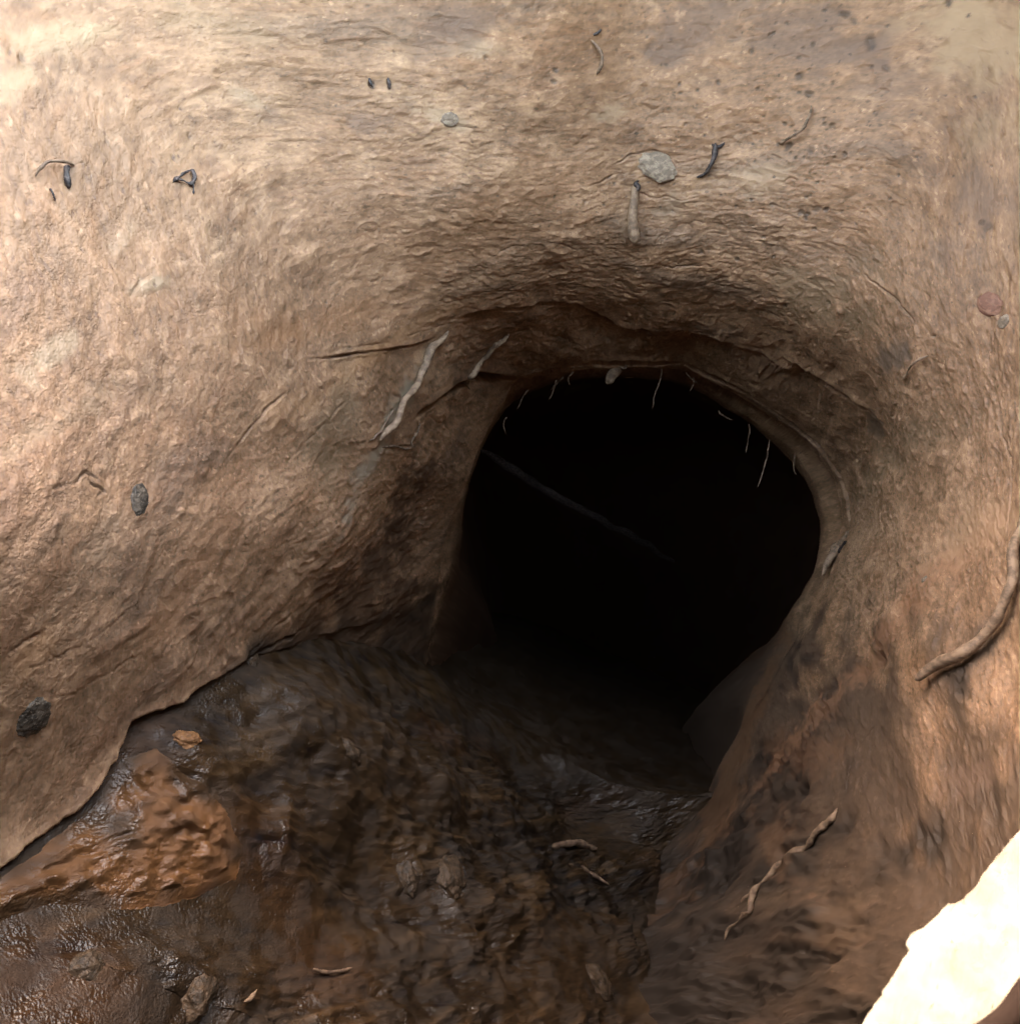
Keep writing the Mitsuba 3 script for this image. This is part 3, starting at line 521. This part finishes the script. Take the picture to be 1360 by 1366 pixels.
# heap of orange clay at the foot of the left wall
HP = np.array([(-70,1236),(-20,1196),(0,1180),(60,1132),(100,1098),(140,1052),(168,1012),(205,1000),(255,1040),(300,1080),(322,1130),(312,1172),(270,1194),(200,1210),(140,1213),(70,1206),(20,1222),(-40,1250)], float)
h3 = np.array([on_floor(*q) for q in HP])
rows_ = slice(60, 60 + int(330 * Q))
sub = FP[rows_, :int(300 * Q)]
poly = Polygon(h3[:, :2]).buffer(0)
pts2 = sub[..., :2].reshape(-1, 2)
sd = shapely.distance(shapely.points(pts2), poly.exterior); sd = np.where(shapely.contains_xy(poly, *pts2.T), sd, -sd).reshape(sub.shape[:2])
sd = sd + .010 * (meshkit.fbm(sub * 40, 4, 33) - .5)
hl = np.where(sd > 0, 1 - np.exp(-np.clip(sd, 0, None) / .024), sd * 4)
facet = np.abs(meshkit.fbm(sub * 26 + 9, 4, 35) - .5) * 2
hz = hl * (.016 + .006 * facet + .034 * (meshkit.fbm(sub * 12, 3, 36) - .4) + .026 * (meshkit.fbm(sub * 30, 5, 37) - .45)) + .0009 * gnoise(sub.shape[:2], 1.0, 82, False) * (hl > .3) + .0016 * gnoise(sub.shape[:2], 2.0, 81, False) * (hl > .3) + .0014 * fs2[rows_, :int(300 * Q)] * (hl > .3)
hv = sub + FNS[rows_, :int(300 * Q)] * hz[..., None]
hf = grid_faces(*sub.shape[:2], False)
hf = hf[(sd.ravel()[hf] > -.006).all(1)]
hc = mixc(np.tile([.27, .15, .072], sub.shape[:2] + (1,)), [.15, .088, .05], ss(-.2, 1.2, gnoise(sub.shape[:2], 11, 83, False) + .5 * fs2[rows_, :int(300 * Q)]))
hc = mixc(hc, [.36, .22, .12], .7 * ss(.5, 1.6, gnoise(sub.shape[:2], 14, 84, False)))
hc = mixc(hc, [.09, .065, .045], ss(.6, 1.6, gnoise(sub.shape[:2], 9, 85, False)))
hc = mixc(hc, [.085, .055, .032], 1 - ss(-.01, .02, sd + .014 * gnoise(sub.shape[:2], 5, 86, False)))
hm = trimesh.Trimesh(hv.reshape(-1, 3), hf, process=False)
used = np.unique(hf); remap = np.zeros(len(hm.vertices), int); remap[used] = np.arange(len(used))
thing('clay_heap', trimesh.Trimesh(hv.reshape(-1, 3)[used], remap[hf], process=False), 'wet_mud', 'crumbly heap of orange clay under the cracked edge on the left', 'heap', color=(hc * np.array([.30, .25, .20])).reshape(-1, 3)[used])

# the pale slab near the eye, lower right, and a dark strip added for the shade along its edge
A0 = unproject(1255, 1238, .42)
e1 = unproject(1360, 1108, .475) - unproject(1150, 1366, .37); e1 /= np.linalg.norm(e1)
nz = np.array([-.38, -.55, .74]); nz -= e1 * (nz @ e1); nz /= np.linalg.norm(nz)
e2 = np.cross(e1, nz)
if e2[0] < 0: e2 = -e2
def on_slab(px, py):
    d_ = unproject(px, py, np.array(1.0)); return d_ * (A0 @ nz) / (d_ @ nz)
edge_px = jag([(1384,1080),(1360,1108),(1330,1142),(1302,1180),(1286,1198),(1275,1205),(1263,1206),(1250,1222),(1232,1238),(1214,1246),(1211,1256),(1213,1266),(1202,1288),(1186,1310),(1170,1336),(1150,1366),(1130,1392)], .5, 5)
up_ = np.array([on_slab(x, y) for x, y in edge_px]); lo_ = np.array([on_slab(x, y) for x, y in jag([(1306,1420),(1338,1366),(1361,1328),(1378,1300),(1411,1250)], .4, 6)])
q2 = lambda v: np.stack([(v - A0) @ e1, (v - A0) @ e2], -1)
U, L_ = q2(up_), q2(lo_)
outl = np.vstack([[.34, U[0, 1]], U, [-.16, U[-1, 1] + .004], [-.16, L_[0, 1]], L_, [.34, L_[-1, 1]]])
sp = Polygon(outl).buffer(0)
sm = trimesh.creation.extrude_polygon(sp, .024, engine='earcut')
sm = trimesh.Trimesh(*trimesh.remesh.subdivide_to_size(sm.vertices, sm.faces, .006), process=True)
sv = sm.vertices - [0, 0, .024]
sv = sv + (meshkit.fbm(sv * 160, 3, 50)[:, None] - .5) * .0022
sv = world(A0 + sv[:, :1] * e1 + sv[:, 1:2] * e2 + sv[:, 2:] * nz)
if sm.volume and np.linalg.det(np.stack([e1, e2, nz])) < 0: sm.faces = sm.faces[:, ::-1]
def limewash(p, n, uv): return mikit.mix((.125, .116, .098), (.175, .166, .146), mikit.smoothstep(.3, .7, mikit.fbm(p.x * 60, p.y * 60, p.z * 60)))
scene['pale_slab_stone'] = bumped({'type': 'principled', 'base_color': mikit.proc(limewash), 'roughness': .8, 'specular': .2}, .001)
thing('slab', trimesh.Trimesh(sv, sm.faces, process=False), 'pale_slab_stone', 'glaring white sunlit slab with a chipped edge across the lower right corner', 'slab', smooth=40)
sk = np.array([lift(world(on_slab(x, y)), .004) for x, y in [(1268,1462),(1306,1407),(1340,1354),(1367,1314),(1405,1260)]])
thing('slab_shade_strip', tube(sk, np.full(5, .0056), seed=91, rough=.06), 'slab_shade_black', 'dark strip added for the shade along the outer edge of the white slab, lower right corner', 'shade_strip')
